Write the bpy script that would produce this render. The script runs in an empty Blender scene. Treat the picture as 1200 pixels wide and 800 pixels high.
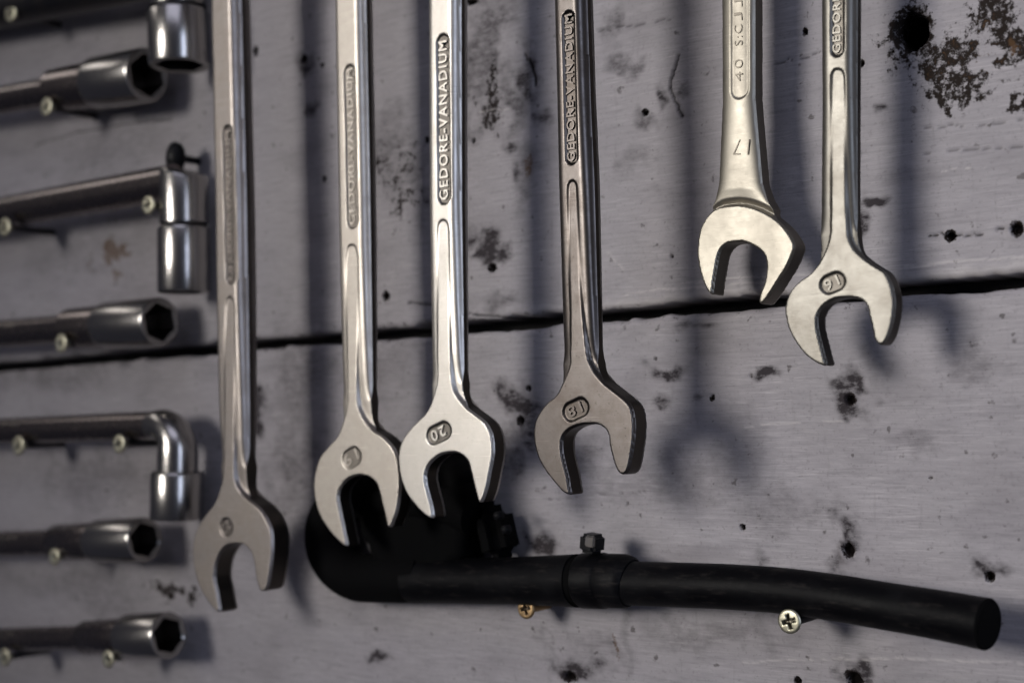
import bpy, math, random
import numpy as np
from mathutils import Vector, Matrix

random.seed(7)
rng = np.random.default_rng(11)
scene = bpy.context.scene
COL = scene.collection

# ------------------------------------------------------------------ camera
FPX = 1600.0                                    # focal length in pixels of a 1200 wide frame
YAW, PITCH, ROLL = math.radians(37), math.radians(3.0), math.radians(1.3)
CENTRE = Vector((0, 0, 1.40)); DIST = 0.485
fwd = Vector((-math.sin(YAW) * math.cos(PITCH), math.cos(YAW) * math.cos(PITCH), math.sin(PITCH)))
r0 = Vector((math.cos(YAW), math.sin(YAW), 0)); u0 = r0.cross(fwd)
right = r0 * math.cos(ROLL) - u0 * math.sin(ROLL)
up = u0 * math.cos(ROLL) + r0 * math.sin(ROLL)
CAMPOS = CENTRE - fwd * DIST
cam_d = bpy.data.cameras.new('camera'); cam = bpy.data.objects.new('camera', cam_d); COL.objects.link(cam)
M = Matrix.Identity(4)
for i in range(3):
    M[i][0], M[i][1], M[i][2], M[i][3] = right[i], up[i], -fwd[i], CAMPOS[i]
cam.matrix_world = M
cam_d.sensor_width = 36; cam_d.lens = FPX / 1200 * 36
cam_d.clip_start = 0.01; cam_d.clip_end = 100
cam_d.dof.use_dof = True; cam_d.dof.focus_distance = 0.415; cam_d.dof.aperture_fstop = 9.0
scene.camera = cam

# ------------------------------------------------------------------ light and exposure
world = bpy.data.worlds.new('World'); scene.world = world; world.use_nodes = True
bg = world.node_tree.nodes['Background']; bg.inputs[0].default_value = (0.68, 0.70, 0.95, 1); bg.inputs[1].default_value = 0.055

def area(name, direction, dist, sx, sy, power, col, target=Vector((0.03, 0, 1.40))):
    d = bpy.data.lights.new(name, 'AREA'); d.shape = 'RECTANGLE'; d.size = sx; d.size_y = sy
    d.energy = power; d.color = col
    o = bpy.data.objects.new(name, d); COL.objects.link(o)
    v = Vector(direction).normalized()
    o.location = target + v * dist
    o.rotation_euler = v.to_track_quat('Z', 'Y').to_euler()
    return o
key = area('workshop_lamp', (-0.40, -1.0, 0.20), 2.4, 0.74, 0.72, 2.08, (1.0, 0.965, 0.92), Vector((0.19, 0, 1.43)))
key.data.spread = math.radians(31)
area('side_window', (0.95, -0.46, 0.15), 2.0, 0.5, 1.2, 11, (0.66, 0.76, 1.0))
area('front_fill', (0.35, -0.9, 1.0), 2.4, 1.8, 0.9, 8, (0.78, 0.80, 1.0))  # added broad cool fill that lifts the shadows, not a real fixture
area('tube_highlight_fill', (-0.72, -0.32, 0.62), 2.2, 1.1, 0.28, 2.6, (1.0, 0.95, 0.9), Vector((-0.2, 0, 1.4)))  # added strip that puts highlights along the spanner tubes, no real lamp
vs = scene.view_settings
vs.view_transform = 'Standard'; vs.look = 'None'; vs.gamma = 1; vs.exposure = 0.0
try: vs.use_curve_mapping = False
except Exception: pass
scene.render.engine = 'CYCLES'

# ------------------------------------------------------------------ helpers
def at(px, py, h=0.0):
    """point on the plane h metres in front of the wall, seen at photo position (px, py)"""
    d = fwd * FPX + right * (px - 600) + up * (400 - py)
    t = (-h - CAMPOS.y) / d.y
    return CAMPOS + d * t
def pxmm(p):
    """photo pixels per millimetre at a world point"""
    return FPX / ((p - CAMPOS).dot(fwd)) / 1000.0

def empty(name, loc=(0, 0, 0)):
    o = bpy.data.objects.new(name, None); o.location = loc; o.empty_display_size = 0.01; COL.objects.link(o); return o
def tag(o, label=None, cat=None, group=None, kind=None):
    if label: o['label'] = label
    if cat: o['category'] = cat
    if group: o['group'] = group
    if kind: o['kind'] = kind
    return o
def mesh_obj(name, verts, faces, mat, parent=None, loc=(0, 0, 0), smooth=True, vnormals=None, sharp=None):
    me = bpy.data.meshes.new(name); me.from_pydata([tuple(v) for v in verts], [], faces); me.update()
    if smooth: me.polygons.foreach_set('use_smooth', [True] * len(me.polygons))
    if sharp: me.set_sharp_from_angle(angle=math.radians(sharp))
    if vnormals is not None: me.normals_split_custom_set_from_vertices([tuple(n) for n in vnormals])
    if mat: me.materials.append(mat)
    o = bpy.data.objects.new(name, me); o.location = loc; COL.objects.link(o)
    if parent: o.parent = parent
    return o
def sstep(a, b, x):
    t = np.clip((x - a) / (b - a), 0, 1); return t * t * (3 - 2 * t)
def catmull(pts, n=5, closed=True):
    out = []; L = len(pts)
    for i in range(L if closed else L - 1):
        p0, p1, p2, p3 = (np.array(pts[(i + k) % L] if closed else pts[min(max(i + k, 0), L - 1)], float) for k in (-1, 0, 1, 2))
        for j in range(n):
            t = j / n
            out.append(0.5 * ((2 * p1) + (-p0 + p2) * t + (2 * p0 - 5 * p1 + 4 * p2 - p3) * t * t + (-p0 + 3 * p1 - 3 * p2 + p3) * t ** 3))
    if not closed: out.append(np.array(pts[-1], float))
    return np.array(out)
def copy_tree(o, parent=None):
    c = o.copy(); COL.objects.link(c); c.parent = parent
    for ch in o.children: copy_tree(ch, c)
    return c

# ------------------------------------------------------------------ materials
def newmat(name):
    m = bpy.data.materials.new(name); m.use_nodes = True
    nt = m.node_tree; b = nt.nodes['Principled BSDF']
    return m, nt, b
def N(nt, t, **kw):
    n = nt.nodes.new(t)
    for k, v in kw.items(): setattr(n, k, v)
    return n
def noise(nt, vec, scale, detail=4, rough=0.55, stretch=(1, 1, 1), off=(0, 0, 0)):
    mp = N(nt, 'ShaderNodeMapping'); mp.inputs['Scale'].default_value = stretch; mp.inputs['Location'].default_value = off
    nt.links.new(vec, mp.inputs[0])
    n = N(nt, 'ShaderNodeTexNoise'); n.inputs['Scale'].default_value = scale; n.inputs['Detail'].default_value = detail
    n.inputs['Roughness'].default_value = rough
    nt.links.new(mp.outputs[0], n.inputs['Vector']); return n.outputs['Fac']
def ramp(nt, fac, stops):
    r = N(nt, 'ShaderNodeValToRGB'); e = r.color_ramp.elements
    while len(e) < len(stops): e.new(0.5)
    for el, (p, c) in zip(e, stops):
        el.position = p; el.color = (c, c, c, 1) if not hasattr(c, '__len__') else (*c, 1)
    nt.links.new(fac, r.inputs[0]); return r.outputs[0]
def mix(nt, fac, a, b, mode='MIX'):
    m = N(nt, 'ShaderNodeMix', data_type='RGBA', blend_type=mode)
    for sock, v in ((m.inputs[0], fac), (m.inputs[6], a), (m.inputs[7], b)):
        if isinstance(v, (int, float)): sock.default_value = v
        elif isinstance(v, tuple): sock.default_value = (*v, 1) if len(v) == 3 else v
        else: nt.links.new(v, sock)
    return m.outputs[2]
def math_(nt, op, a, b=0.0, clamp=False):
    m = N(nt, 'ShaderNodeMath', operation=op, use_clamp=clamp)
    for i, v in enumerate((a, b)):
        if isinstance(v, (int, float)): m.inputs[i].default_value = v
        else: nt.links.new(v, m.inputs[i])
    return m.outputs[0]
def bump(nt, h, strength, dist, b, prev=None):
    n = N(nt, 'ShaderNodeBump'); n.inputs['Strength'].default_value = strength; n.inputs['Distance'].default_value = dist
    nt.links.new(h, n.inputs['Height'])
    if prev: nt.links.new(prev, n.inputs['Normal'])
    nt.links.new(n.outputs[0], b.inputs['Normal']); return n.outputs[0]

def metal(name, col, rough, dirt=0.3, dirtcol=(0.16, 0.13, 0.10), seed=0.0, grain=(1, 1, 7), grime_shade=0.68, dents=0.03, scr=0.45, rvar=0.22):
    m, nt, b = newmat(name)
    v = N(nt, 'ShaderNodeTexCoord').outputs['Object']
    big = noise(nt, v, 120, 8, 0.7, off=(seed, 0, seed))
    fine = noise(nt, v, 900, 4, 0.6, off=(seed, 1, 0))
    brush = noise(nt, v, 520, 3, 0.6, stretch=grain)
    d = ramp(nt, big, [(0.42, 0.0), (0.72, 1.0)])
    d = math_(nt, 'MULTIPLY', d, dirt)
    fl = ramp(nt, fine, [(0.62, 0.0), (0.74, 1.0)])
    c = mix(nt, d, col, dirtcol)
    c = mix(nt, math_(nt, 'MULTIPLY', fl, dirt * 0.9), c, tuple(x * 0.55 for x in dirtcol))
    for (rx, ry, th) in ((0.35, 60, .70), (-0.9, 45, .72), (1.3, 50, .73)):
        mp = N(nt, 'ShaderNodeMapping'); mp.inputs['Rotation'].default_value = (0, rx, 0); mp.inputs['Scale'].default_value = (1, 1, ry)
        nt.links.new(v, mp.inputs[0]); sc = N(nt, 'ShaderNodeTexNoise'); sc.inputs['Scale'].default_value = 70; sc.inputs['Detail'].default_value = 2
        nt.links.new(mp.outputs[0], sc.inputs['Vector'])
        c = mix(nt, math_(nt, 'MULTIPLY', ramp(nt, sc.outputs['Fac'], [(th - .02, 0), (th + .02, 1)]), scr), c, tuple(min(1, x * 1.7) for x in col) if rx > 0 else tuple(x * .35 for x in col))
    pit = noise(nt, v, 1500, 2, 0.5, off=(seed, 4, 0))
    c = mix(nt, math_(nt, 'MULTIPLY', ramp(nt, pit, [(0.72, 0), (0.78, 1)]), .5), c, tuple(x * 0.3 for x in col))
    # recess darkens: dirt in stamped pockets, painted shade on forged sides and socket holes
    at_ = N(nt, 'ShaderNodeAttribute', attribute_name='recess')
    c = mix(nt, math_(nt, 'MULTIPLY', at_.outputs['Fac'], grime_shade), c, (0.05, 0.042, 0.035))
    nt.links.new(c, b.inputs['Base Color'])
    b.inputs['Metallic'].default_value = 1.0
    r = math_(nt, 'ADD', math_(nt, 'MULTIPLY', big, rvar), rough - rvar * .5)
    r = math_(nt, 'ADD', r, math_(nt, 'MULTIPLY', math_(nt, 'SUBTRACT', brush, 0.5), 0.10))
    nt.links.new(r, b.inputs['Roughness'])
    n1 = bump(nt, brush, 0.035, 0.0002, b)
    bump(nt, big, dents, 0.002, b, n1)
    return m

M_w1 = metal('dull_steel', (0.30, 0.27, 0.25), 0.44, 0.35, seed=1)
M_w2 = metal('worn_satin_steel', (0.42, 0.385, 0.345), 0.44, 0.28, seed=2)
M_w3 = metal('satin_steel', (0.48, 0.455, 0.42), 0.43, 0.22, seed=3, grime_shade=.85)
M_w4 = metal('grimy_steel', (0.105, 0.094, 0.088), 0.38, 0.85, (0.07, 0.058, 0.05), seed=4, grime_shade=.75)
M_w5 = metal('bright_satin_chrome', (0.235, 0.218, 0.185), 0.47, 0.08, seed=5, grime_shade=0.3, dents=0.03)
M_w6 = metal('pale_steel', (0.155, 0.147, 0.131), 0.46, 0.2, seed=6)
M_chrome = metal('smoky_chrome', (0.33, 0.315, 0.30), 0.24, 0.06, seed=7, grain=(1, 7, 1), grime_shade=0.95, scr=.1, rvar=.08, dents=.03)
M_chrome_dark = metal('browned_chrome', (0.17, 0.145, 0.14), 0.26, 0.06, seed=8, grain=(1, 1, 1), scr=.1, dents=.02, rvar=.06)
M_black_steel = metal('blackened_steel', (0.05, 0.05, 0.055), 0.45, 0.3, seed=9)
M_screw = metal('zinc_plated_screw', (0.44, 0.42, 0.32), 0.42, 0.35, seed=10, grime_shade=0.85)
M_brass = metal('yellow_zinc_screw', (0.36, 0.24, 0.12), 0.45, 0.4, seed=12, grime_shade=0.9)

def rubber(name, col, rough, spot=0.0):
    m, nt, b = newmat(name)
    v = N(nt, 'ShaderNodeTexCoord').outputs['Object']
    n = noise(nt, v, 60, 5, 0.6); f = noise(nt, v, 700, 3)
    c = mix(nt, ramp(nt, n, [(0.5, 0), (0.75, 1)]), col, tuple(x * 1.5 + spot for x in col))
    nt.links.new(c, b.inputs['Base Color'])
    nt.links.new(math_(nt, 'ADD', math_(nt, 'MULTIPLY', n, 0.3), rough - 0.15), b.inputs['Roughness'])
    b.inputs['Specular IOR Level'].default_value = 0.07
    sc = noise(nt, v, 130, 6, 0.7, stretch=(1, 1, 5), off=(3, 2, 1))
    c2 = mix(nt, math_(nt, 'MULTIPLY', ramp(nt, sc, [(0.54, 0), (0.70, 1)]), 0.6 if spot else 0.0), c, (0.022, 0.019, 0.018)); nt.links.new(c2, b.inputs['Base Color'])
    bump(nt, f, 0.25, 0.0003, b); return m
M_rubber = rubber('black_rubber', (0.0018, 0.0018, 0.0024), 0.50, 0.003)
M_rubber_matt = rubber('matt_black_rubber', (0.0012, 0.0012, 0.0014), 0.85)
M_plastic = rubber('black_plastic', (0.008, 0.008, 0.009), 0.35)

def paint():
    m, nt, b = newmat('worn_grey_paint')
    v = N(nt, 'ShaderNodeTexCoord').outputs['Object']
    big = noise(nt, v, 7, 5, 0.6); mid = noise(nt, v, 38, 6, 0.65, off=(3, 0, 1))
    grain = noise(nt, v, 60, 6, 0.6, stretch=(1, 1, 14)); grain2 = noise(nt, v, 240, 4, 0.6, stretch=(1, 1, 9), off=(5, 0, 2))
    fine = noise(nt, v, 750, 5, 0.7); speck = noise(nt, v, 260, 3, 0.5, off=(9, 2, 4))
    base = mix(nt, ramp(nt, big, [(0.32, 0), (0.68, 1)]), (0.228, 0.212, 0.226), (0.295, 0.276, 0.290))
    base = mix(nt, ramp(nt, mid, [(0.35, 0), (0.7, 1)]), base, (0.26, 0.245, 0.255))
    base = mix(nt, math_(nt, 'MULTIPLY', ramp(nt, grain, [(0.33, 1), (0.5, 0)]), 0.5), base, (0.175, 0.165, 0.175))
    base = mix(nt, math_(nt, 'MULTIPLY', ramp(nt, grain2, [(0.55, 0), (0.75, 1)]), 0.4), base, (0.36, 0.34, 0.345))
    base = mix(nt, math_(nt, 'MULTIPLY', ramp(nt, fine, [(0.30, 1), (0.45, 0)]), 0.5), base, (0.13, 0.118, 0.125))
    base = mix(nt, math_(nt, 'MULTIPLY', ramp(nt, speck, [(0.66, 0), (0.72, 1)]), 0.75), base, (0.05, 0.042, 0.042))
    br = noise(nt, v, 95, 5, 0.62, stretch=(1, 1, 16), off=(2, 0, 7)); br2 = noise(nt, v, 26, 5, 0.6, stretch=(1, 1, 3.0), off=(6, 0, 3))
    base = mix(nt, math_(nt, 'MULTIPLY', ramp(nt, br, [(0.50, 0), (0.66, 1)]), math_(nt, 'MULTIPLY', ramp(nt, br2, [(0.42, 0.1), (0.62, 1)]), 0.55)), base, (0.40, 0.375, 0.385))
    base = mix(nt, math_(nt, 'MULTIPLY', ramp(nt, br2, [(0.30, 1), (0.48, 0)]), 0.4), base, (0.15, 0.138, 0.148))
    vt_ = noise(nt, v, 60, 4, 0.6, stretch=(6, 1, 1), off=(8, 0, 1))
    base = mix(nt, math_(nt, 'MULTIPLY', ramp(nt, vt_, [(0.60, 0), (0.74, 1)]), 0.25), base, (0.13, 0.12, 0.125))
    st = N(nt, 'ShaderNodeAttribute', attribute_name='stain').outputs['Fac']
    ru = N(nt, 'ShaderNodeAttribute', attribute_name='rust').outputs['Fac']
    ho = N(nt, 'ShaderNodeAttribute', attribute_name='hole').outputs['Fac']
    wl = N(nt, 'ShaderNodeAttribute', attribute_name='worn').outputs['Fac']  # pale scratches and wear, plus painted edge highlights
    sn = math_(nt, 'ADD', math_(nt, 'MULTIPLY', math_(nt, 'SUBTRACT', fine, 0.5), 1.3), math_(nt, 'ADD', math_(nt, 'MULTIPLY', math_(nt, 'SUBTRACT', noise(nt, v, 380, 7, 0.75, off=(1, 1, 1)), 0.5), 3.6), 0.95))
    s = math_(nt, 'SUBTRACT', math_(nt, 'MULTIPLY', st, 1.75), math_(nt, 'SUBTRACT', sn, 0.15))
    s = math_(nt, 'MULTIPLY', s, 2.6, clamp=True); s = math_(nt, 'MULTIPLY', s, 0.99)
    base = mix(nt, s, base, (0.017, 0.013, 0.011))
    sg = N(nt, 'ShaderNodeAttribute', attribute_name='smudge').outputs['Fac']
    sg = math_(nt, 'MULTIPLY', sg, math_(nt, 'ADD', math_(nt, 'MULTIPLY', math_(nt, 'SUBTRACT', noise(nt, v, 210, 7, 0.72, off=(4, 1, 1), stretch=(1, 1, 1.8)), 0.42), 4.2), 0.72), clamp=True)
    base = mix(nt, math_(nt, 'MULTIPLY', sg, 0.93, clamp=True), base, (0.022, 0.018, 0.02))
    r = math_(nt, 'MULTIPLY', math_(nt, 'SUBTRACT', math_(nt, 'MULTIPLY', ru, 1.6), math_(nt, 'SUBTRACT', sn, 0.1)), 2.0, clamp=True)
    base = mix(nt, math_(nt, 'MULTIPLY', r, 0.8), base, (0.085, 0.048, 0.025))
    base = mix(nt, math_(nt, 'MULTIPLY', wl, 0.8), base, (0.46, 0.43, 0.42))
    base = mix(nt, ho, base, (0.006, 0.005, 0.005))  # hole interiors coloured near black in place of deep shade
    nt.links.new(base, b.inputs['Base Color'])
    nt.links.new(math_(nt, 'ADD', math_(nt, 'MULTIPLY', mid, 0.3), 0.36), b.inputs['Roughness'])
    nt.links.new(math_(nt, 'MULTIPLY', math_(nt, 'SUBTRACT', 1.0, math_(nt, 'MAXIMUM', ho, math_(nt, 'MULTIPLY', math_(nt, 'MAXIMUM', s, sg), .95))), .16), b.inputs['Specular IOR Level'])
    n1 = bump(nt, grain, 0.22, 0.0005, b)
    n2 = bump(nt, fine, 0.35, 0.0002, b, n1)
    bump(nt, s, -0.4, 0.0003, b, n2)
    return m
M_paint = paint()
M_back, _nt, _b = newmat('dark_backing_board')
_c = ramp(_nt, noise(_nt, N(_nt, 'ShaderNodeTexCoord').outputs['Object'], 40), [(0.3, (0.008, 0.007, 0.007)), (0.8, (0.02, 0.018, 0.017))])
_nt.links.new(_c, _b.inputs['Base Color']); _b.inputs['Roughness'].default_value = 0.9

# ------------------------------------------------------------------ painted plank wall
def axis_grid(lo, hi, flo, fhi, step, coarse):
    a = np.arange(lo, flo, coarse); b = np.arange(flo, fhi, step); c = np.arange(fhi, hi + coarse * 0.5, coarse)
    return np.concatenate([a, b, c])
pL, pR = at(-15, 400).x, at(1215, 400).x
jl, jr = at(0, 430), at(1200, 328)             # the joint between the planks
def joint(x): return jl.z + (jr.z - jl.z) * (x - jl.x) / (jr.x - jl.x)
def vnoise(x, z, freq, seed):
    """smooth value noise in numpy"""
    r = np.random.default_rng(seed); tab = r.random((256, 256))
    X, Z = x * freq, z * freq; xi, zi = np.floor(X).astype(int), np.floor(Z).astype(int)
    fx, fz = X - xi, Z - zi; fx = fx * fx * (3 - 2 * fx); fz = fz * fz * (3 - 2 * fz)
    g = lambda a, b: tab[a % 256, b % 256]
    return (g(xi, zi) * (1 - fx) + g(xi + 1, zi) * fx) * (1 - fz) + (g(xi, zi + 1) * (1 - fx) + g(xi + 1, zi + 1) * fx) * fz

HOLES = [(357,70,3.5,4.5),(379,77,2,2.5),(380,210,2.5,3.5),(453,347,4,5),(757,132,3.5,4),(1068,37,17,21),(1114,276,6,6),(1191,268,7,8),
         (577,314,4.5,4.5),(611,493,4,5),(835,466,2.5,3),(996,468,6,7),(870,618,3,3.2),(994,645,7,9),(1160,675,5,6),(667,792,8,6),
         (1001,795,10,9),(935,797,4,4),(943,37,3,4),(1010,75,3,4),(500,165,2.5,4),(554,2,6,4),(768,420,2,2),(880,440,2,2),(715,700,2,2),
         (1046,60,2,2),(620,455,2.5,3),(735,590,1.6,2),(1090,560,1.6,1.6),(300,60,2.5,5),(555,165,2.5,3),(788,300,2,2)]
STAINS = [(575,60,16,70,.62),(600,120,12,50,.6),(548,150,16,26,.6),(612,210,14,30,.5),(585,20,30,18,.5),(455,170,24,40,.5),(492,215,14,40,.5),(345,560,24,50,.5),(595,455,12,16,.8),(615,475,14,10,.8),(985,455,12,10,.8),(1005,475,10,8,.7),(560,275,12,10,.8),(582,300,14,8,.8),(1012,250,6,22,.6),(680,782,14,10,.7),(655,790,14,10,.7),(760,560,50,24,.35),(880,520,30,60,.3),(572,292,18,17,.9),(606,470,20,22,.9),(993,460,17,20,.85),(990,630,13,24,.85),(1160,672,11,11,.8),(667,782,28,16,.85),(1000,785,16,22,.85),
          (897,438,12,7,1.0),(783,434,17,6,.85),(773,465,10,6,.7),(820,462,6,4,.6),(1022,233,12,5,1.0),(1014,262,7,14,.85),(1035,130,5,5,.9),
          (443,769,13,5,.85),(632,638,15,11,.95),(303,478,9,24,.9),(465,200,40,45,.55),(480,235,22,20,.62),(578,112,20,50,.72),(560,70,22,50,.6),
          (620,85,9,30,.75),(632,135,12,14,.7),(598,170,7,9,.8),(603,200,4,12,.7),(205,695,38,16,.78),(690,470,60,30,.3),(365,125,7,7,.7),
          (360,75,9,12,.7),(1110,60,34,34,.78),(1170,45,36,50,.82),(1120,100,36,40,.78),(1150,20,50,25,.6),(1110,135,12,16,.8),(1145,112,8,7,.9),
          (1186,115,13,14,.85),(1085,85,28,70,.45),(1062,45,30,34,.6),(717,30,12,22,.55),(735,75,18,12,.55),(757,137,10,10,.6),(778,108,6,12,.85),
          (800,105,9,9,.7),(1190,60,20,30,.8),(885,650,10,8,.5),(740,190,20,18,.4),(590,350,14,10,.5),(1000,180,14,8,.6),(400,600,60,40,.35),
          (345,450,20,60,.45),(420,430,60,30,.4),(930,600,60,20,.35),(850,740,80,14,.4),(735,740,5,60,.35),(520,240,10,30,.5),(130,180,60,30,.3),
          (90,290,40,20,.3),(60,440,60,14,.4),(110,560,70,30,.35),(100,690,60,25,.35),(625,500,18,18,.7),(600,530,22,30,.55),(675,530,26,20,.45),
          (830,383,14,3,.7),(805,385,10,6,.6),(1020,420,20,20,.35),(1150,430,40,16,.4),(810,560,40,30,.35),(1060,520,40,10,.35),(700,760,30,10,.4)]
RUSTS = [(130,308,20,22,.9),(1181,62,9,9,1.0),(1178,64,16,16,.62),(130,300,9,34,.6),(616,195,6,12,.8),(1130,70,50,40,.4),(721,745,4,50,.62),(340,90,10,40,.3),
         (820,590,30,16,.35),(560,720,40,12,.3)]
CRACKS = [([(796,64),(790,84),(786,100),(792,118),(800,136)],1.5,1),([(478,354),(520,360),(552,368),(590,371),(612,372)],0.9,1),([(614,62),(624,80),(628,100)],1.3,1),
          ([(1086,275),(1114,276),(1150,275)],0.9,1),([(1166,267),(1191,268),(1215,268)],0.9,1),([(40,170),(120,150),(200,140)],.8,.6),
          ([(700,36),(745,30),(790,22)],.6,.6),([(905,75),(935,70),(960,62)],.6,.6),([(280,556),(300,562)],.7,.6),([(1080,150),(1140,148),(1215,140)],.5,.5),
          ([(1080,180),(1200,172)],.5,.5),([(750,700),(900,712)],.5,.4),([(640,585),(760,575)],.4,.4)]
SCRATCHES_HIGHLIGHTS = [([(711,294),(720,303),(731,317)],1.1),([(732,344),(800,338),(900,330)],1.6),([(790,331),(960,320)],1.2),([(1060,312),(1215,299)],1.6),([(560,130),(600,128)],.7),  # pale scratches, and edge highlights painted just above the joint
             ([(1100,200),(1160,196)],.6),([(860,500),(990,492)],.5),([(980,770),(1200,776)],1.3),([(700,360),(790,352)],1.2),([(560,380),(640,377)],.8),([(870,775),(980,771)],1.0)]
def px_metric(px, py):
    p = at(px, py); ex = (at(px + 1, py) - p); ez = (at(px, py - 1) - p)
    return p, ex.x, ez.z
def build_plank(name, zlo, zhi, upper):
    X = axis_grid(-0.62, 0.42, pL, pR, 0.00058, 0.01)
    zf_lo, zf_hi = at(600, 815).z - 0.045, at(600, -15).z + 0.045
    nrm = []
    Zt = axis_grid(0, 1, 0.0, 1.0, 0.01, 0.01)
    if upper:
        length = zhi - min(jl.z, jr.z); fine = zf_hi - min(jl.z, jr.z)
    else:
        length = max(jl.z, jr.z) - zlo; fine = max(jl.z, jr.z) - zf_lo
    T = np.concatenate([[0, 0.0003, 0.0006, 0.001, 0.0015, 0.002], np.arange(0.0026, fine, 0.00058), np.arange(fine + 0.008, length, 0.012)])
    XX, TT = np.meshgrid(X, T)
    J = joint(XX); g = 0.0021
    cs = 40 if upper else 50; wav = (vnoise(XX, XX * 0, 60, 3 + cs) - .5) * 0.0008 + (vnoise(XX, XX * 0, 300, 5 + cs) - .5) * 0.0004 + np.maximum(vnoise(XX, XX * 0, 140, 6 + cs) - .74, 0) * 0.0042
    ZZ = J + g + wav + TT if upper else J - g + wav - TT
    X1, Z1 = XX.ravel(), ZZ.ravel(); t1 = TT.ravel()
    H = np.zeros_like(X1); hole = np.zeros_like(X1); stain = np.zeros_like(X1); rust = np.zeros_like(X1); worn = np.zeros_like(X1); smudge = np.zeros_like(X1)
    wob = (vnoise(X1, Z1, 420, 1) - 0.5) * 0.9 + (vnoise(X1, Z1, 900, 2) - .5) * 0.6
    wob2 = (vnoise(X1, Z1, 130, 8) - 0.5) * 1.1 + (vnoise(X1, Z1, 420, 9) - .5) * 0.7
    Xw = X1 + (vnoise(X1, Z1, 110, 51) - .5) * .011 + (vnoise(X1, Z1, 330, 52) - .5) * .005 + (vnoise(X1, Z1, 900, 55) - .5) * .002
    Zw = Z1 + (vnoise(X1, Z1, 110, 53) - .5) * .011 + (vnoise(X1, Z1, 330, 54) - .5) * .005 + (vnoise(X1, Z1, 900, 56) - .5) * .002
    def field(px, py, rx, ry, warp=False):
        p, ex, ez = px_metric(px, py); k = min(1.0, min(rx, ry) / 16) if warp else 0
        xs, zs_ = X1 + (Xw - X1) * k, Z1 + (Zw - Z1) * k
        return np.sqrt(((xs - p.x) / (rx * ex)) ** 2 + ((zs_ - p.z) / (ry * ez)) ** 2)
    for (px, py, rx, ry) in HOLES:
        d = field(px, py, rx * (1.08 if rx > 10 else .88), ry * (1.08 if rx > 10 else .88)) + wob * (0.2 if rx > 10 else 0.4)
        big = rx > 10
        m = 1 - sstep(0.75, 1.15, d)
        H -= m * (0.012 if big else 0.0028); hole = np.maximum(hole, m)
        H += 0.00025 * np.exp(-((d - 1.5) / 0.35) ** 2)
        stain = np.maximum(stain, 0.75 * (1 - sstep(1.0, 2.2, d)))
    for (px, py, rx, ry, a) in STAINS:
        d = field(px, py, rx, ry, True) + wob2 * 0.55
        if (px > 1050 and py < 150) or (px, py) in ((465, 200), (480, 235), (578, 112), (205, 695)):
            stain = np.maximum(stain, a * .9 * (1 - sstep(0.35, 1.3, d)))
        else:
            smudge = np.maximum(smudge, (1.3 * a ** 1.6) * (1 - sstep(0.15, 1.75, d)))
    for (px, py, rx, ry, a) in RUSTS:
        d = field(px, py, rx, ry, True) + wob2 * 0.8
        rust = np.maximum(rust, a * (1 - sstep(0.4, 1.2, d)))
    def polydist(pts, w):
        best = np.full_like(X1, 1e9)
        P = [at(*p) for p in catmull(pts, 6, closed=False)]
        jr_ = np.random.default_rng(len(pts)); P = [p + Vector((jr_.normal() * .0002, 0, jr_.normal() * .0002)) for p in P]
        for a, b in zip(P[:-1], P[1:]):
            dx, dz = b.x - a.x, b.z - a.z; L = dx * dx + dz * dz
            tt = np.clip(((X1 - a.x) * dx + (Z1 - a.z) * dz) / L, 0, 1)
            best = np.minimum(best, np.hypot(X1 - a.x - tt * dx, Z1 - a.z - tt * dz))
        return best * 1000
    for pts, w, k in CRACKS:
        s = pxmm(at(*pts[0])); d = polydist(pts, w) * s / w / (.55 + 1.1 * vnoise(X1, Z1, 260, 31)) + np.abs(wob) * .8
        m = (1 - sstep(0.6, 1.7, d)) * k
        H -= m * 0.0009; hole = np.maximum(hole, m * 0.9)
    for pts, w in SCRATCHES_HIGHLIGHTS:
        s = pxmm(at(*pts[0])); d = polydist(pts, w) * s / w + np.abs(wob) * 2.0
        m = 1 - sstep(0.4, 1.8, d); H += m * 0.0001; worn = np.maximum(worn, m * 0.6)
    # gentle plank relief, dents and the eased edge with its chipped paint and painted highlight
    H += (vnoise(X1 * .25, Z1, 160, 20) - .5) * 0.00045 + (vnoise(X1, Z1, 45, 21) - .5) * 0.0008 + (vnoise(X1, Z1 * 3, 300, 22) - .5) * 0.00012
    e = 0.0022; q = np.clip(1 - t1 / e, 0, 1); H -= e * (1 - np.sqrt(1 - q * q * 0.98))
    edge = (1 - sstep(0.0010, 0.0042, t1 + wob2 * 0.0016)); 
    if upper: worn = np.maximum(worn, edge * 0.55 * sstep(at(560, 380).x, at(740, 350).x, X1))  # upper lip lightened on the right: edge highlight painted into the mask
    stain = np.maximum(stain, (1 - sstep(0.0, 0.004, t1 + wob2 * .003)) * 0.35)
    nx, nt_ = len(X), len(T)
    V = np.stack([X1, -H, Z1], 1)
    idx = np.arange(nx * nt_).reshape(nt_, nx)
    a, b, c, d = idx[:-1, :-1], idx[:-1, 1:], idx[1:, 1:], idx[1:, :-1]
    F = np.stack([a, b, c, d], -1).reshape(-1, 4) if upper else np.stack([a, d, c, b], -1).reshape(-1, 4)
    # the plank's thickness: joint edge face going back to the board
    n0 = len(V); back = np.stack([X, np.full(nx, 0.02), V[:nx, 2]], 1); V = np.concatenate([V, back])
    k = np.arange(nx - 1)
    E = np.stack([k, n0 + k, n0 + k + 1, k + 1], -1) if upper else np.stack([k, k + 1, n0 + k + 1, n0 + k], -1)
    F = np.concatenate([F, E])
    me = bpy.data.meshes.new(name)
    me.vertices.add(len(V)); me.vertices.foreach_set('co', V.astype(np.float32).ravel())
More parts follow.
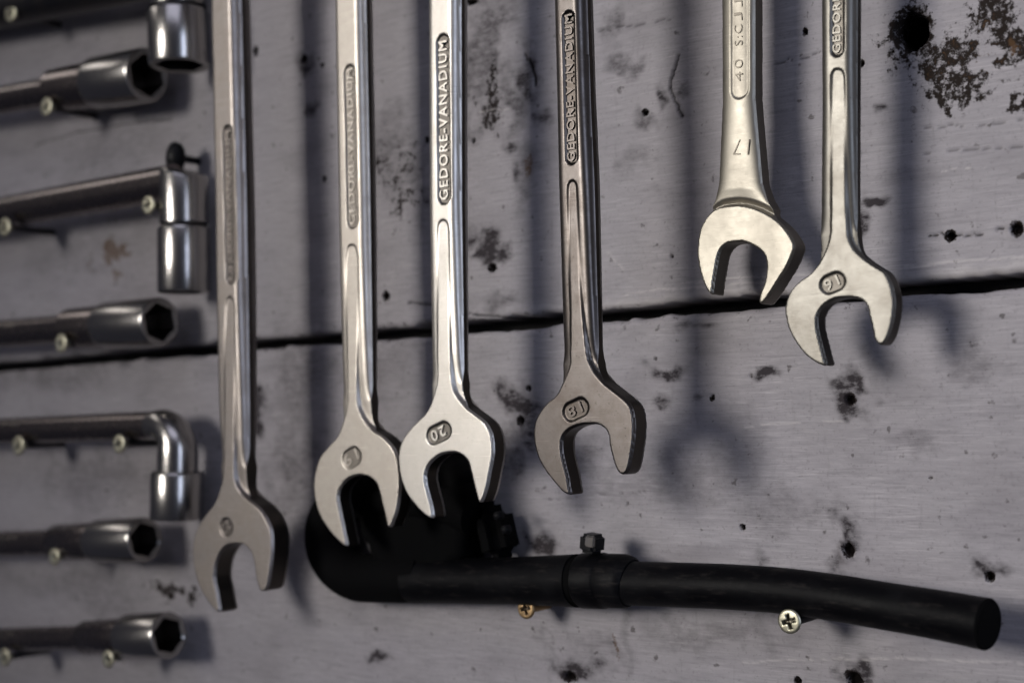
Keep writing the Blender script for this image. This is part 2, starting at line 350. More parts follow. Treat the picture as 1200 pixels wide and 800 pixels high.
    me.loops.add(len(F) * 4); me.loops.foreach_set('vertex_index', F.astype(np.int32).ravel())
    me.polygons.add(len(F)); me.polygons.foreach_set('loop_start', np.arange(0, len(F) * 4, 4, dtype=np.int32))
    me.polygons.foreach_set('loop_total', np.full(len(F), 4, dtype=np.int32)); me.polygons.foreach_set('use_smooth', np.ones(len(F), bool))
    me.update(calc_edges=True)
    for nm, arr in (('stain', stain), ('rust', rust), ('hole', hole), ('worn', worn), ('smudge', smudge)):
        at_ = me.attributes.new(nm, 'FLOAT', 'POINT'); at_.data.foreach_set('value', np.concatenate([arr, arr[:nx] * 0 + (0.9 if nm == 'hole' else 0)]).astype(np.float32))
    me.materials.append(M_paint)
    o = bpy.data.objects.new(name, me); COL.objects.link(o); return o
wall = empty('wall', (0, 0, 0)); tag(wall, 'grey painted plank wall, scuffed and full of nail holes', kind='structure')
for up_ in (True, False):
    p = build_plank('plank', 1.13, 1.70, up_); p.parent = wall
    tag(p, 'upper grey plank with a large black hole' if up_ else 'lower grey plank behind the black hose')
bb = mesh_obj('backing_board', [(-0.62, 0.0205, 1.10), (0.42, 0.0205, 1.10), (0.42, 0.0205, 1.72), (-0.62, 0.0205, 1.72),
      (-0.62, 0.032, 1.10), (0.42, 0.032, 1.10), (0.42, 0.032, 1.72), (-0.62, 0.032, 1.72)],
      [(0, 1, 2, 3), (5, 4, 7, 6), (1, 5, 6, 2), (4, 0, 3, 7), (3, 2, 6, 7), (4, 5, 1, 0)], M_back, wall, smooth=False)

# ------------------------------------------------------------------ flat forged tools from outlines
def poly_sdf(P, u, v):
    """positive inside"""
    d2 = np.full(u.shape, 1e18); inside = np.zeros(u.shape, bool)
    for a, b in zip(P, np.roll(P, -1, 0)):
        ex, ey = b - a; L = ex * ex + ey * ey
        if L < 1e-12: continue
        wx, wy = u - a[0], v - a[1]
        t = np.clip((wx * ex + wy * ey) / L, 0, 1)
        d2 = np.minimum(d2, (wx - t * ex) ** 2 + (wy - t * ey) ** 2)
        c = (a[1] > v) != (b[1] > v)
        if ey != 0: inside ^= c & (u < (b[0] - a[0]) * (v - a[1]) / ey + a[0])
    return np.where(inside, 1, -1) * np.sqrt(d2)
def capsule(u, v, a, b, r):
    ex, ey = b[0] - a[0], b[1] - a[1]; L = ex * ex + ey * ey + 1e-9
    t = np.clip(((u - a[0]) * ex + (v - a[1]) * ey) / L, 0, 1)
    return r - np.hypot(u - a[0] - t * ex, v - a[1] - t * ey)
def smax(a, b, k):
    h = np.clip(0.5 + 0.5 * (a - b) / k, 0, 1); return b * (1 - h) + a * h + k * h * (1 - h)

def build_plate(name, S_fn, H_fn, bbox, step, mat, parent, edge_shade=.8):
    """solid with front relief H(u,v) mm, mirrored back without the stamped marks; units mm"""
    us = np.arange(bbox[0], bbox[2] + step, step); vs_ = np.arange(bbox[1], bbox[3] + step, step)
    U, V = np.meshgrid(us, vs_); S = S_fn(U, V)
    S = np.where(np.abs(S) < 0.03, np.where(S >= 0, 0.03, -0.03), S)
    Hf, rec = H_fn(U, V, S, True); Hb, _ = H_fn(U, V, S, False)
    ins = S > 0; ny, nx = S.shape
    vid = -np.ones(S.shape, int); vid[ins] = np.arange(ins.sum())
    pu, pv = list(U[ins]), list(V[ins])
    gu = np.gradient(Hf, step, axis=1); gv = np.gradient(Hf, step, axis=0)
    gub = np.gradient(Hb, step, axis=1); gvb = np.gradient(Hb, step, axis=0)
    su = np.gradient(S, step, axis=1); sv = np.gradient(S, step, axis=0)
    nF = np.stack([-gu[ins], -np.ones(ins.sum()), -gv[ins]], 1); nB = np.stack([-gub[ins], np.ones(ins.sum()), -gvb[ins]], 1)
    cnt = ins[:-1, :-1].astype(int) + ins[:-1, 1:] + ins[1:, 1:] + ins[1:, :-1]
    full = cnt == 4
    F = np.stack([vid[:-1, :-1][full], vid[:-1, 1:][full], vid[1:, 1:][full], vid[1:, :-1][full]], 1).tolist()
    cross = {}; cu, cv, cn = [], [], []; segs = []; base = len(pu)
    def crossing(a, b):
        key = (a, b) if a < b else (b, a)
        if key not in cross:
            (ja, ia), (jb, ib) = key; sa, sb = S[ja, ia], S[jb, ib]; t = sa / (sa - sb)
            cross[key] = base + len(cu)
            cu.append(U[ja, ia] * (1 - t) + U[jb, ib] * t); cv.append(V[ja, ia] * (1 - t) + V[jb, ib] * t)
            n = -np.array([su[ja, ia] * (1 - t) + su[jb, ib] * t, sv[ja, ia] * (1 - t) + sv[jb, ib] * t]); n /= (np.linalg.norm(n) + 1e-9)
            cn.append(n)
        return cross[key]
    for j, i in zip(*np.nonzero((cnt > 0) & (cnt < 4))):
        cs = [(j, i), (j, i + 1), (j + 1, i + 1), (j + 1, i)]
        poly = []; ev = []
        for k in range(4):
            a, b = cs[k], cs[(k + 1) % 4]
            if ins[a]: poly.append(int(vid[a]))
            if ins[a] != ins[b]:
                c = crossing(a, b); poly.append(c); ev.append((c, bool(ins[a])))
        if len(poly) > 2: F.append(poly)
        for k, (c, leaving) in enumerate(ev):
            if leaving: segs.append((c, ev[(k + 1) % len(ev)][0]))
    cu, cv, cn = np.array(cu), np.array(cv), np.array(cn)
    z0 = np.zeros(len(cu)) + 1e-6
    hcf, _ = H_fn(cu, cv, z0, False)
    pu = np.concatenate([pu, cu]); pv = np.concatenate([pv, cv])
    hf = np.concatenate([Hf[ins], hcf]); hb = np.concatenate([Hb[ins], hcf])
    rim = np.stack([cn[:, 0] * .75, -np.full(len(cu), .66), cn[:, 1] * .75], 1)
    nF = np.concatenate([nF, rim]); nB = np.concatenate([nB, rim * [1, -1, 1]])
    n = len(pu)
    front = np.stack([pu, -hf, pv], 1); back = np.stack([pu, hb, pv], 1)
    s0 = 2 * n; m = len(cu)
    side = np.concatenate([np.stack([cu, -hcf, cv], 1), np.stack([cu, hcf, cv], 1)])
    ns = np.stack([cn[:, 0], np.zeros(m), cn[:, 1]], 1); nS = np.concatenate([ns, ns])
    faces = F + [[k + n for k in reversed(f)] for f in F]
    for (p, q) in segs:
        a, b = p - base, q - base
        faces.append([s0 + a, s0 + m + a, s0 + m + b, s0 + b])
    Vv = np.concatenate([front, back, side]) * 0.001
    Nn = np.concatenate([nF, nB, nS]); Nn /= np.linalg.norm(Nn, axis=1)[:, None]
    o = mesh_obj(name, Vv, faces, mat, parent, vnormals=Nn)
    ra = o.data.attributes.new('recess', 'FLOAT', 'POINT')
    ra.data.foreach_set('value', np.concatenate([rec[ins], np.zeros(len(cu)), np.zeros(n), np.full(2 * m, edge_shade)]).astype(np.float32))  # side walls painted darker to stand for shade on blackened forged edges
    return o

def text_mesh(s, bold=0.0, extrude=0.06):
    c = bpy.data.curves.new('lettering', 'FONT'); c.body = s; c.size = 1; c.extrude = extrude; c.offset = bold; c.resolution_u = 3; c.space_character = 1.18
    o = bpy.data.objects.new('lettering', c); COL.objects.link(o)
    bpy.context.view_layer.update()
    dg = bpy.context.evaluated_depsgraph_get(); me = bpy.data.meshes.new_from_object(o.evaluated_get(dg))
    bpy.data.objects.remove(o); bpy.data.curves.remove(c)
    return me
def place_text(s, name, parent, mat, cu, cv, ang, length, height, ztop, depth, bold=0.012, dark=0):
    """cu,cv centre in mm, ang direction of reading in the (u,v) plane"""
    me = text_mesh(s, bold)
    co = np.array([v.co[:] for v in me.vertices]); lo, hi = co.min(0), co.max(0)
    c = (lo + hi) / 2; x = (co[:, 0] - c[0]) / (hi[0] - lo[0]) * length; y = (co[:, 1] - c[1]) / (hi[1] - lo[1]) * height
    z = (co[:, 2] - lo[2]) / (hi[2] - lo[2]) * depth
    uu = cu - 0.42 + x * math.cos(ang) - y * math.sin(ang); vv = cv + x * math.sin(ang) + y * math.cos(ang)
    P = np.stack([uu, -(ztop - depth + z), vv], 1) * 0.001
    me.vertices.foreach_set('co', P.astype(np.float32).ravel()); me.update()
    me.materials.clear(); me.materials.append(mat)
    ra = me.attributes.new('recess', 'FLOAT', 'POINT'); ra.data.foreach_set('value', [float(dark)] * len(me.vertices))
    o = bpy.data.objects.new(name, me); COL.objects.link(o); o.parent = parent; return o

def make_wrench(spec):
    h = spec['h'] * 0.001; T = spec['T']; half = T / 2; mat = spec['mat']
    head_px = spec['head']; hf = h + half * 0.001
    org = at(*spec['neck'], h); O = np.array([org.x, org.z]) * 1000
    def loc(px, py, hh=hf):
        p = at(px, py, hh); return np.array([p.x, p.z]) * 1000 - O
    A = np.array([loc(*p) for p in head_px]); A = catmull(A, 4)
    # shaft: silhouettes -> plan edges
    rows = []
    for (py, l, r) in spec['shaft']:
        c = (l + r) / 2; pl, pr = loc(l, py, h), loc(r, py, h); mid = (pl + pr) / 2; E = (pr[0] - pl[0]) / 2
        ang = YAW - math.atan((c - 600) / FPX); b = spec['b']
        a = E - 0.55 * b * math.tan(ang)
        rows.append((mid, a))
    rows.sort(key=lambda t: t[0][1])
    if 'foot' not in spec: rows.insert(0, (rows[0][0] + np.array([0, -12.0]), rows[0][1]))
    m0, m1 = rows[1], rows[-1]; slope = (m1[0] - m0[0]) / max(m1[0][1] - m0[0][1], 1e-6)
    ext = spec.get('ext', 62); topc = m1[0] + slope * ext
    left = [(m[0] - a, m[1]) for m, a in rows] + [(topc[0] - m1[1], topc[1])]
    rgt = [(m[0] + a, m[1]) for m, a in rows] + [(topc[0] + m1[1], topc[1])]
    if 'foot' in spec:
        fl, fr = spec['foot']
        left = [loc(*p, h + 0.001) for p in fl] + left[1:]; rgt = [loc(*p, h + 0.001) for p in fr] + rgt[1:]
    B = np.array([tuple(p) for p in rgt] + [tuple(p) for p in left[::-1]])
    rr, rh = spec.get('ring', (12.5, 7.0))
    pockets = []
    for (pa, pb, wpx, depth) in spec['pockets']:
        a, b = loc(*pa), loc(*pb); ctr = at(*pa, hf); s = pxmm(ctr)
        ang = YAW - math.atan((pa[0] - 600) / FPX)
        dirn = b - a; horiz = abs(dirn[0]) > abs(dirn[1])
        r = wpx / 2 / s / (1 if horiz else math.cos(ang))
        L = np.linalg.norm(dirn); k = min(r / L, .49) if L > 0.1 else 0
        pockets.append((a + dirn * k, b - dirn * k, r, depth))
    vn = loc(*spec['neck'])[1]; vt = loc(*spec['strip_top'])[1] if 'strip_top' in spec else None
    def S_fn(u, v):
        s = smax(poly_sdf(A, u, v), poly_sdf(B, u, v), 3.2)
        s = np.maximum(s, rr - np.hypot(u - topc[0], v - topc[1]))
        # keep the mouth sharp: only blend above the head
        return np.minimum(s, np.hypot(u - topc[0], v - topc[1]) - rh)
    def H_fn(u, v, S, marks):
        dA = poly_sdf(A, u, v); d = np.maximum(S, 0)
        sh = sstep(vn - 6, vn + 6, v)
        R = spec.get('R', 3.1); be = spec.get('bevel', 0.55)
        if vt is not None:
            zs = np.interp(v, [vn - 12, vn, vn + 10, (vn + vt) / 2, vt - 6, vt, vt + 50], [half - 2.6, half - 1.5, half - .75, half - .15, half + .3, half + .45, half + .5])
        else:
            zs = np.interp(-dA, [-5, 0, .8, 2.2, 5, 11, 25], [half - 2.4, half - 2.4, half - 2.0, half - 1.0, half - .55, half - .3, half - .1])
        z_e = spec.get('zr', 0.9); zr = z_e + (1 - sh) * (half - be - z_e)
        zr = np.minimum(zr, zs - .3)
        t = np.clip(d / R, 0, 1); Zs = zr + (zs - zr) * np.sqrt(np.clip(1 - (1 - t) ** 2.3, 0, 1))
        q = np.clip(1 - d / be, 0, 1); qa = np.clip(1 - np.maximum(dA, 0) / be, 0, 1)
        face = half - be * .9 * (1 - np.sqrt(1 - np.minimum(np.maximum(q, qa * .6), 1) ** 2 * .99))
        w = sstep(-0.35, 0.25, dA)
        H = Zs * (1 - w) + face * w
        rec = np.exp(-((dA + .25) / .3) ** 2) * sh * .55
        pdirt = spec.get('pd', .72)
        if marks:
            for a, b, r, dep in pockets:
                dc = capsule(u, v, a, b, r)
                H = H - dep * sstep(-0.12, 0.42, dc)
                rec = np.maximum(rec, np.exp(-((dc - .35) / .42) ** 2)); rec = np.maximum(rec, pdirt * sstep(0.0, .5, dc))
        return np.maximum(H, 0.3), rec
    allp = np.concatenate([A, B]); lo = allp.min(0) - 2; hi = allp.max(0) + 2
    hi[1] = max(hi[1], topc[1] + rr + 2); lo[0] = min(lo[0], topc[0] - rr - 2); hi[0] = max(hi[0], topc[0] + rr + 2)
    e = empty('wrench', org); tag(e, spec['label'], 'wrench', 'wrenches hanging on the plank wall')
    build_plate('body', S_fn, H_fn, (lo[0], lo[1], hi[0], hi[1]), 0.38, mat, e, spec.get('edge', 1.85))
    for (s, pa, pb, hpx, name, depth, flip) in spec['text']:
        a, b = loc(*pa), loc(*pb); d = b - a; ang = math.atan2(d[1], d[0]); L = np.linalg.norm(d); sc = pxmm(at(*pa, hf))
        an = YAW - math.atan((pa[0] - 600) / FPX)
        hh = hpx / sc / (math.cos(an) if abs(d[1]) > abs(d[0]) else 1)
        c = (a + b) / 2
        zt = (half + (.45 if vt is not None and name == 'lettering' else 0)) - depth
        place_text(s, name, e, mat, c[0], c[1], ang, L, hh, zt, 0.6, flip if flip < 0 else 0.012, 2.2 if flip < 0 else 0)
    # the long screw in the wall that carries the ring
    make_screw(Vector((org.x + topc[0] * .001, 0, org.z + (topc[1] + rh - 2.4) * .001)), spec['h'] + half + 3.5, 5.0, M_screw,
               spec['hook'], r_sh=2.0)
    return e

# ------------------------------------------------------------------ screws
def lathe(profile, seg=24, axis_y=True):
    """profile [(r, t)] -> verts, faces about the y axis"""
    V, F = [], []
    for r, t in profile:
        for k in range(seg):
            a = 2 * math.pi * k / seg; V.append((r * math.cos(a), t, r * math.sin(a)))
    for i in range(len(profile) - 1):
        for k in range(seg):
            k2 = (k + 1) % seg
            F.append((i * seg + k, i * seg + k2, (i + 1) * seg + k2, (i + 1) * seg + k))
    return V, F
def make_screw(p, length, R, mat, label, r_sh=1.7, rot=0.0, group='screws holding the tools', tilt=None):
    """countersunk cross-head screw standing out of the wall; mm"""
    e = empty('screw', p); tag(e, label, 'screw', group)
    mm = 0.001; yf = -length
    rings, seg = 14, 48; V, F, rec = [], [], []
    V.append((0, (yf + 1.6) * mm, 0)); rec.append(1)
    for i in range(1, rings + 1):
        rad = R * i / rings
        for k in range(seg):
            a = 2 * math.pi * k / seg; u, v = rad * math.cos(a - rot), rad * math.sin(a - rot)
            w = R * .17; arm = R * .62
            dc = max(min(w - abs(u), arm - abs(v)), min(w - abs(v), arm - abs(u)))
            dc = max(dc, R * .28 - abs(u) * .7 - abs(v) * .7)
            dep = float(sstep(-0.1, 0.5, np.array(dc))) * 1.5
            edge = 0.35 * max(0, (rad - R * .86) / (R * .14)) ** 2 + .25 * (rad / R) ** 2
            V.append((rad * math.cos(a) * mm, (yf + dep + edge) * mm, rad * math.sin(a) * mm)); rec.append(min(1, dep / .9))
    for k in range(seg):
        F.append((0, 1 + k, 1 + (k + 1) % seg))
    for i in range(rings - 1):
        for k in range(seg):
            a, b = 1 + i * seg + k, 1 + i * seg + (k + 1) % seg; F.append((a, a + seg, b + seg, b))
    base = len(V)
    prof = [(R, yf + .6), (R, yf + .95), (R * .62, yf + 2.6), (r_sh, yf + 3.6), (r_sh, yf + 4)]
    for r, t in prof:
        for k in range(seg):
            a = 2 * math.pi * k / seg; V.append((r * math.cos(a) * mm, t * mm, r * math.sin(a) * mm)); rec.append(0.0)
    last = 1 + (rings - 1) * seg
    for k in range(seg): F.append((last + k, base + k, base + (k + 1) % seg, last + (k + 1) % seg))
    for i in range(len(prof) - 1):
        for k in range(seg):
            a, b = base + i * seg + k, base + i * seg + (k + 1) % seg; F.append((a, a + seg, b + seg, b))
    hd = mesh_obj('head', V, F, mat, e, sharp=40)
    ra = hd.data.attributes.new('recess', 'FLOAT', 'POINT'); ra.data.foreach_set('value', rec)
    # threaded shank
    pr = []; t = yf + 3.8; k = 0
    while t < 6:
        pr.append((r_sh if k % 2 else r_sh * .72, t)); t += .7; k += 1
    V, F = lathe([(a * mm, b * mm) for a, b in pr], 16)
    mesh_obj('shank', V, [tuple(reversed(f)) for f in F], M_black_steel if mat is not M_brass else mat, e)
    return e

# ------------------------------------------------------------------ the wrenches
def zz(ox, oy, s, pts): return [(ox + x / s, oy + y / s) for x, y in pts]
def with_strip(head, strip):
    """head: open list from left neck round to right neck; strip: left side points (upwards) and right side points (downwards)"""
    return head + strip
H1 = zz(210, 540, 4, [(205,60),(190,130),(165,195),(125,250),(92,300),(70,350),(62,410),(65,480),(80,550),(110,620),(150,680),(180,708),(188,700),
      (180,655),(172,605),(162,560),(161,525),(167,480),(182,440),(205,408),(235,392),(275,388),(310,400),(335,430),(350,480),(356,530),(365,570),(378,606),(395,608),
      (410,585),(425,500),(432,420),(430,340),(415,290),(390,245),(360,210),(320,180),(290,150),(266,110),(257,60)])
S1 = [(274.5,520),(275,450),(275,400),(275.5,365),(274,352),(270,348),(266.5,352),(265,366),(263.5,400),(263,450),(262.5,520)]
H2 = zz(350, 460, 4, [(228,20),(222,80),(205,140),(180,205),(140,250),(100,300),(78,360),(68,430),(75,500),(95,570),(130,630),(170,680),(205,712),(222,716),
      (212,660),(200,600),(185,530),(180,500),(185,460),(205,425),(235,400),(270,388),(305,388),(340,402),(365,430),(378,470),(390,520),(405,580),(415,625),(428,628),
      (440,600),(455,560),(468,490),(472,420),(467,345),(455,290),(430,245),(390,205),(345,175),(310,135),(285,85),(275,40)])
S2 = [(418.3,440),(419.5,380),(420,320),(419.5,300),(417,290),(413,287),(408.5,290),(406.5,300),(405.5,320),(406,380),(406.8,440)]
H3 = zz(450, 440, 4.444, [(275,20),(268,60),(245,140),(215,195),(170,240),(125,290),(92,340),(75,400),(75,470),(90,550),(120,620),(165,680),(210,725),(248,742),
      (245,690),(230,630),(215,570),(210,525),(220,480),(245,445),(285,415),(330,402),(375,402),(410,418),(435,445),(448,490),(465,560),(480,620),(492,658),
      (508,650),(530,590),(548,500),(563,420),(563,350),(550,290),(520,240),(470,200),(420,160),(380,110),(358,60)])
S3 = [(528.3,430),(527,380),(526.5,300),(526,270),(524,261),(520,258),(515.5,261),(513.6,270),(513,300),(512.2,380),(512,430)]
H4 = zz(610, 420, 4.444, [(255,20),(245,60),(215,130),(185,190),(140,225),(100,275),(72,330),(65,400),(75,470),(100,540),(145,610),(190,665),(225,700),(255,708),
      (250,670),(240,610),(225,550),(212,490),(210,440),(220,400),(250,370),(295,350),(350,342),(400,345),(435,365),(455,400),(460,450),(475,510),(490,560),(505,590),(525,605),(545,596),
      (562,560),(577,480),(587,400),(587,320),(570,250),(530,205),(480,165),(430,125),(390,80),(365,35)])
S4 = [(688,415),(683,370),(679.5,320),(678,270),(676.5,225),(675,215),(671.5,212),(667.5,215),(666,225),(666.5,270),(667,320),(668,370),(667.5,415)]
H6 = zz(900, 260, 4.447, [(322,60),(305,130),(260,220),(215,270),(165,305),(115,360),(88,430),(90,500),(110,570),(150,640),(200,700),(260,740),(298,746),
      (290,700),(275,640),(260,580),(252,530),(255,490),(275,450),(310,420),(355,400),(410,395),(460,400),(495,415),(515,445),(525,490),(540,550),(552,610),(578,640),(602,632),
      (627,590),(647,520),(657,440),(652,370),(635,310),(605,260),(550,225),(500,190),(455,150),(425,95)])
S6 = [(993.5,268),(991.5,235),(990.5,180),(990,100),(988.5,86),(985,82),(979,82),(976,86),(974.7,100),(974,180),(973.5,235),(973,262)]
H5 = zz(800, 220, 5, [(180,130),(140,170),(105,230),(88,300),(83,380),(90,450),(110,530),(135,590),(163,626),(172,600),
      (178,550),(190,480),(205,400),(225,355),(260,328),(310,318),(360,320),(410,340),(450,365),(478,400),(488,450),(485,510),(475,560),(455,610),(445,650),(449,678),
      (470,672),(510,620),(560,540),(610,460),(645,380),(655,340),(640,300),(600,240),(550,190),(490,150),(420,118),(340,100),(260,103),(210,115)])
def tr(pts, dx): return pts
WR = [
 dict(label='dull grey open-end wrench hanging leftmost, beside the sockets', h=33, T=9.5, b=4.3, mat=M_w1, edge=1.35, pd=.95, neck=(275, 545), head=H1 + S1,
      shaft=[(540, 260.5, 300.5), (480, 258, 300.6), (250, 255.5, 297), (0, 250.5, 290.6)], strip_top=(270, 348),
      pockets=[((267.5,147),(272,333),12,.8), ((259,624),(271,611.5),22,.5)],
      text=[('GEDORE-VANADIUM',(271.5,328),(268,153),5.5,'lettering',.35,0), ('22',(270.5,612.5),(260.5,622.5),12,'size_number',.12,0)], hook='long cross-head screw carrying the leftmost dull wrench'),
 dict(label='worn satin open-end wrench half tucked behind the size 20 wrench', h=29, T=7.6, b=3.9, mat=M_w2, pd=.9, neck=(424, 470), head=H2 + S2,
      shaft=[(460, 401.5, 444), (230, 398, 440.6), (0, 394, 436)], strip_top=(413, 287),
      pockets=[((410,76),(414.5,268),13,.7), ((401.5,542.5),(422.5,530),23,.4)],
      text=[('GEDORE-VANADIUM',(414,263),(410.7,81),7,'lettering',.3,0), ('19',(419.5,530.5),(404,541.5),14,'size_number',.1,0)], hook='long cross-head screw carrying the worn satin wrench'),
 dict(label='clean satin open-end wrench stamped 20 above the black hose', h=34, T=7.6, b=3.9, mat=M_w3, pd=.97, neck=(530, 450), head=H3 + S3,
      shaft=[(440, 506, 551), (240, 504.5, 548), (0, 503.5, 547.6)], strip_top=(520, 258),
      pockets=[((519.5,40),(521.5,240),15,.9), ((500,513.8),(528,500.8),22,.6)],
      text=[('GEDORE-VANADIUM',(521.5,234),(520,48),10,'lettering',.25,0), ('20',(522.5,503),(506.5,512),13,'size_number',.0,0)], hook='long cross-head screw carrying the size 20 wrench'),
 dict(label='grimy brown-grey open-end wrench with dark stained head, middle of the wall', h=42, T=8.0, b=4.0, mat=M_w4, pd=.6, neck=(690, 425), head=H4 + S4,
      shaft=[(420, 660, 709), (220, 655.5, 703.5), (120, 653.5, 699), (0, 650.5, 695)], strip_top=(671, 212),
      pockets=[((666.5,13),(671,193),14,.9), ((660,486.5),(689,473),23,.55)],
      text=[('GEDORE-VANADIUM',(670.8,189),(667.3,17),9,'lettering',.3,0), ('18',(682.5,475.5),(667,484),13,'size_number',.0,0)], hook='long cross-head screw carrying the grimy wrench'),
 dict(label='bright satin combination wrench with round smooth open jaw and square panel', h=17, T=8.4, b=3.9, mat=M_w5, neck=(872, 243), head=H5,
      shaft=[(195, 848, 895), (120, 847.5, 893.5), (0, 847, 893.5)], foot=([(846,262),(839,243),(842,232),(845.5,215)], [(902,262),(908,246),(902,234),(896,215)]),
      pockets=[((866,-40),(866,116),20,.35)], R=6.0, zr=2.3,
      text=[('40',(866.7,95),(866.3,69),9,'lettering',.22,-.012), ('S:C',(866.3,53),(866,29),9,'lettering',.22,-.012), ('JJ',(866,24),(866,-2),9,'lettering',.22,-.012),
            ('17',(879,172),(861,172),18,'size_number',-.03,-.02)], hook='short cross-head screw carrying the bright combination wrench'),
 dict(label='pale open-end wrench stamped 16, rightmost on the wall', h=25, T=7.0, b=3.8, mat=M_w6, pd=.9, neck=(988, 275), head=H6 + S6,
      shaft=[(260, 961, 1010), (120, 963, 1010), (0, 962.5, 1010.5)], strip_top=(982, 82),
      pockets=[((982,-110),(982,67),15,.8), ((961,337.5),(990,325.5),23,.5)],
      text=[('GEDORE-VANADIUM',(982,62),(982,-104),9,'lettering',.3,0), ('16',(984,327),(968,335.5),13,'size_number',.0,0)], hook='long cross-head screw carrying the rightmost pale wrench'),
]
for w in WR: make_wrench(w)

# ------------------------------------------------------------------ tubes and sockets
def frames(P):
    T = [(P[min(i + 1, len(P) - 1)] - P[max(i - 1, 0)]).normalized() for i in range(len(P))]
    up_ = Vector((0, 1, 0)) if abs(T[0].y) < .9 else Vector((0, 0, 1)); out = []
    n = (up_ - T[0] * up_.dot(T[0])).normalized()
    for t in T:
        n = (n - t * n.dot(t)).normalized(); out.append((t, n, t.cross(n)))
    return out
def sweep(name, pts, radii, mat, parent, org, seg=40, cap0=True, cap1=True, sharp=38, lump=None):
    """round bar along world points, radii in mm"""
    fr = frames(pts); V, F = [], []
    for i, (p, r) in enumerate(zip(pts, radii)):
        t, n, b = fr[i]
        for k in range(seg):
            a = 2 * math.pi * k / seg; rr_ = r * (1 + (lump(i, a) if lump else 0)) * .001
            V.append(p + n * (math.cos(a) * rr_) + b * (math.sin(a) * rr_) - org)
    for i in range(len(pts) - 1):
        for k in range(seg):
            k2 = (k + 1) % seg; F.append((i * seg + k, i * seg + k2, (i + 1) * seg + k2, (i + 1) * seg + k))
    if cap0: F.append(tuple(reversed(range(seg))))
    if cap1: F.append(tuple((len(pts) - 1) * seg + k for k in range(seg)))
    return mesh_obj(name, V, F, mat, parent, sharp=sharp)
def socket(name, p0, p1, r0_, r1_, hexr, mat, parent, org, depth=12, steps=()):
    """socket end with a six-sided hole at p1; steps: extra [(frac, r)]"""
    ax = (p1 - p0).normalized(); L = (p1 - p0).length * 1000
    n = (Vector((0, 1, 0)) - ax * ax.y).normalized(); b = ax.cross(n); seg = 48
    prof = [(0, r0_)] + list(steps) + [(1 - .9 / L, r1_), (1 - .25 / L, r1_ - .25), (1, r1_ - .8)]
    V, F = [], []
    def ring(f, rf):
        for k in range(seg):
            a = 2 * math.pi * k / seg; r = rf(a) * .001
            V.append(p0 + ax * (L * f * .001) + n * (math.cos(a) * r) + b * (math.sin(a) * r) - org)
    def hexf(a, R=hexr): 
        m = (a + .3) % (math.pi / 3) - math.pi / 6; return R * math.cos(math.pi / 6) / math.cos(m)
    for f, r in prof: ring(f, lambda a, r=r: r)
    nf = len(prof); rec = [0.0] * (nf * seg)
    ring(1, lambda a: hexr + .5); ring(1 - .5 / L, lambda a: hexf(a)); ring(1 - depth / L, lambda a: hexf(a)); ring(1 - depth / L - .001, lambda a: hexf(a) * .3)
    rec += [.1] * seg + [.3] * seg + [1.0] * seg * 2  # inner walls darkened by colour, standing in for shade inside the socket
    for i in range(nf + 3):
        for k in range(seg):
            k2 = (k + 1) % seg; F.append((i * seg + k, i * seg + k2, (i + 1) * seg + k2, (i + 1) * seg + k))
    F.append(tuple((nf + 3) * seg + k for k in range(seg))); F.append(tuple(reversed(range(seg))))
    o = mesh_obj(name, V, F, mat, parent, sharp=30)
    ra = o.data.attributes.new('recess', 'FLOAT', 'POINT'); ra.data.foreach_set('value', rec); return o

PG = 'socket spanners stored on the left of the wall'
def lerpP(a, b, t): return a + (b - a) * t
def stamp_marks(e, A, ax, rt, org, seed, start=.006):
    """a row of small bright stamped strokes, worn past reading"""
    r = random.Random(seed); V, F = [], []
    n = Vector((0, -0.86, 0.51)); n = (n - ax * n.dot(ax)).normalized(); b = ax.cross(n)
    x = start
    for k in range(9):
        w = r.uniform(.0003, .0009); h = r.uniform(.0006, .0012); off = r.uniform(-.0003, .0003)
        c = A + ax * x; i = len(V); lift = rt * .001 + .00006
        for (q, p) in ((0, -h), (w, -h), (w, h), (0, h)):
            a = (p + off) / (rt * .001); V.append(c + ax * q + n * (math.cos(a) * lift) + b * (math.sin(a) * lift) - org)
        for (q, p) in ((0, -h), (w, -h), (w, h), (0, h)):
            a = (p + off) / (rt * .001); l2 = lift - .0003; V.append(c + ax * q + n * (math.cos(a) * l2) + b * (math.sin(a) * l2) - org)
        F += [(i, i+1, i+2, i+3), (i+4, i+7, i+6, i+5), (i, i+4, i+5, i+1), (i+1, i+5, i+6, i+2), (i+2, i+6, i+7, i+3), (i+3, i+7, i+4, i)]
        x += w + r.choice((.0005, .0007, .0022))
    mesh_obj('stamped_marks', V, F, M_w5, e, smooth=False)
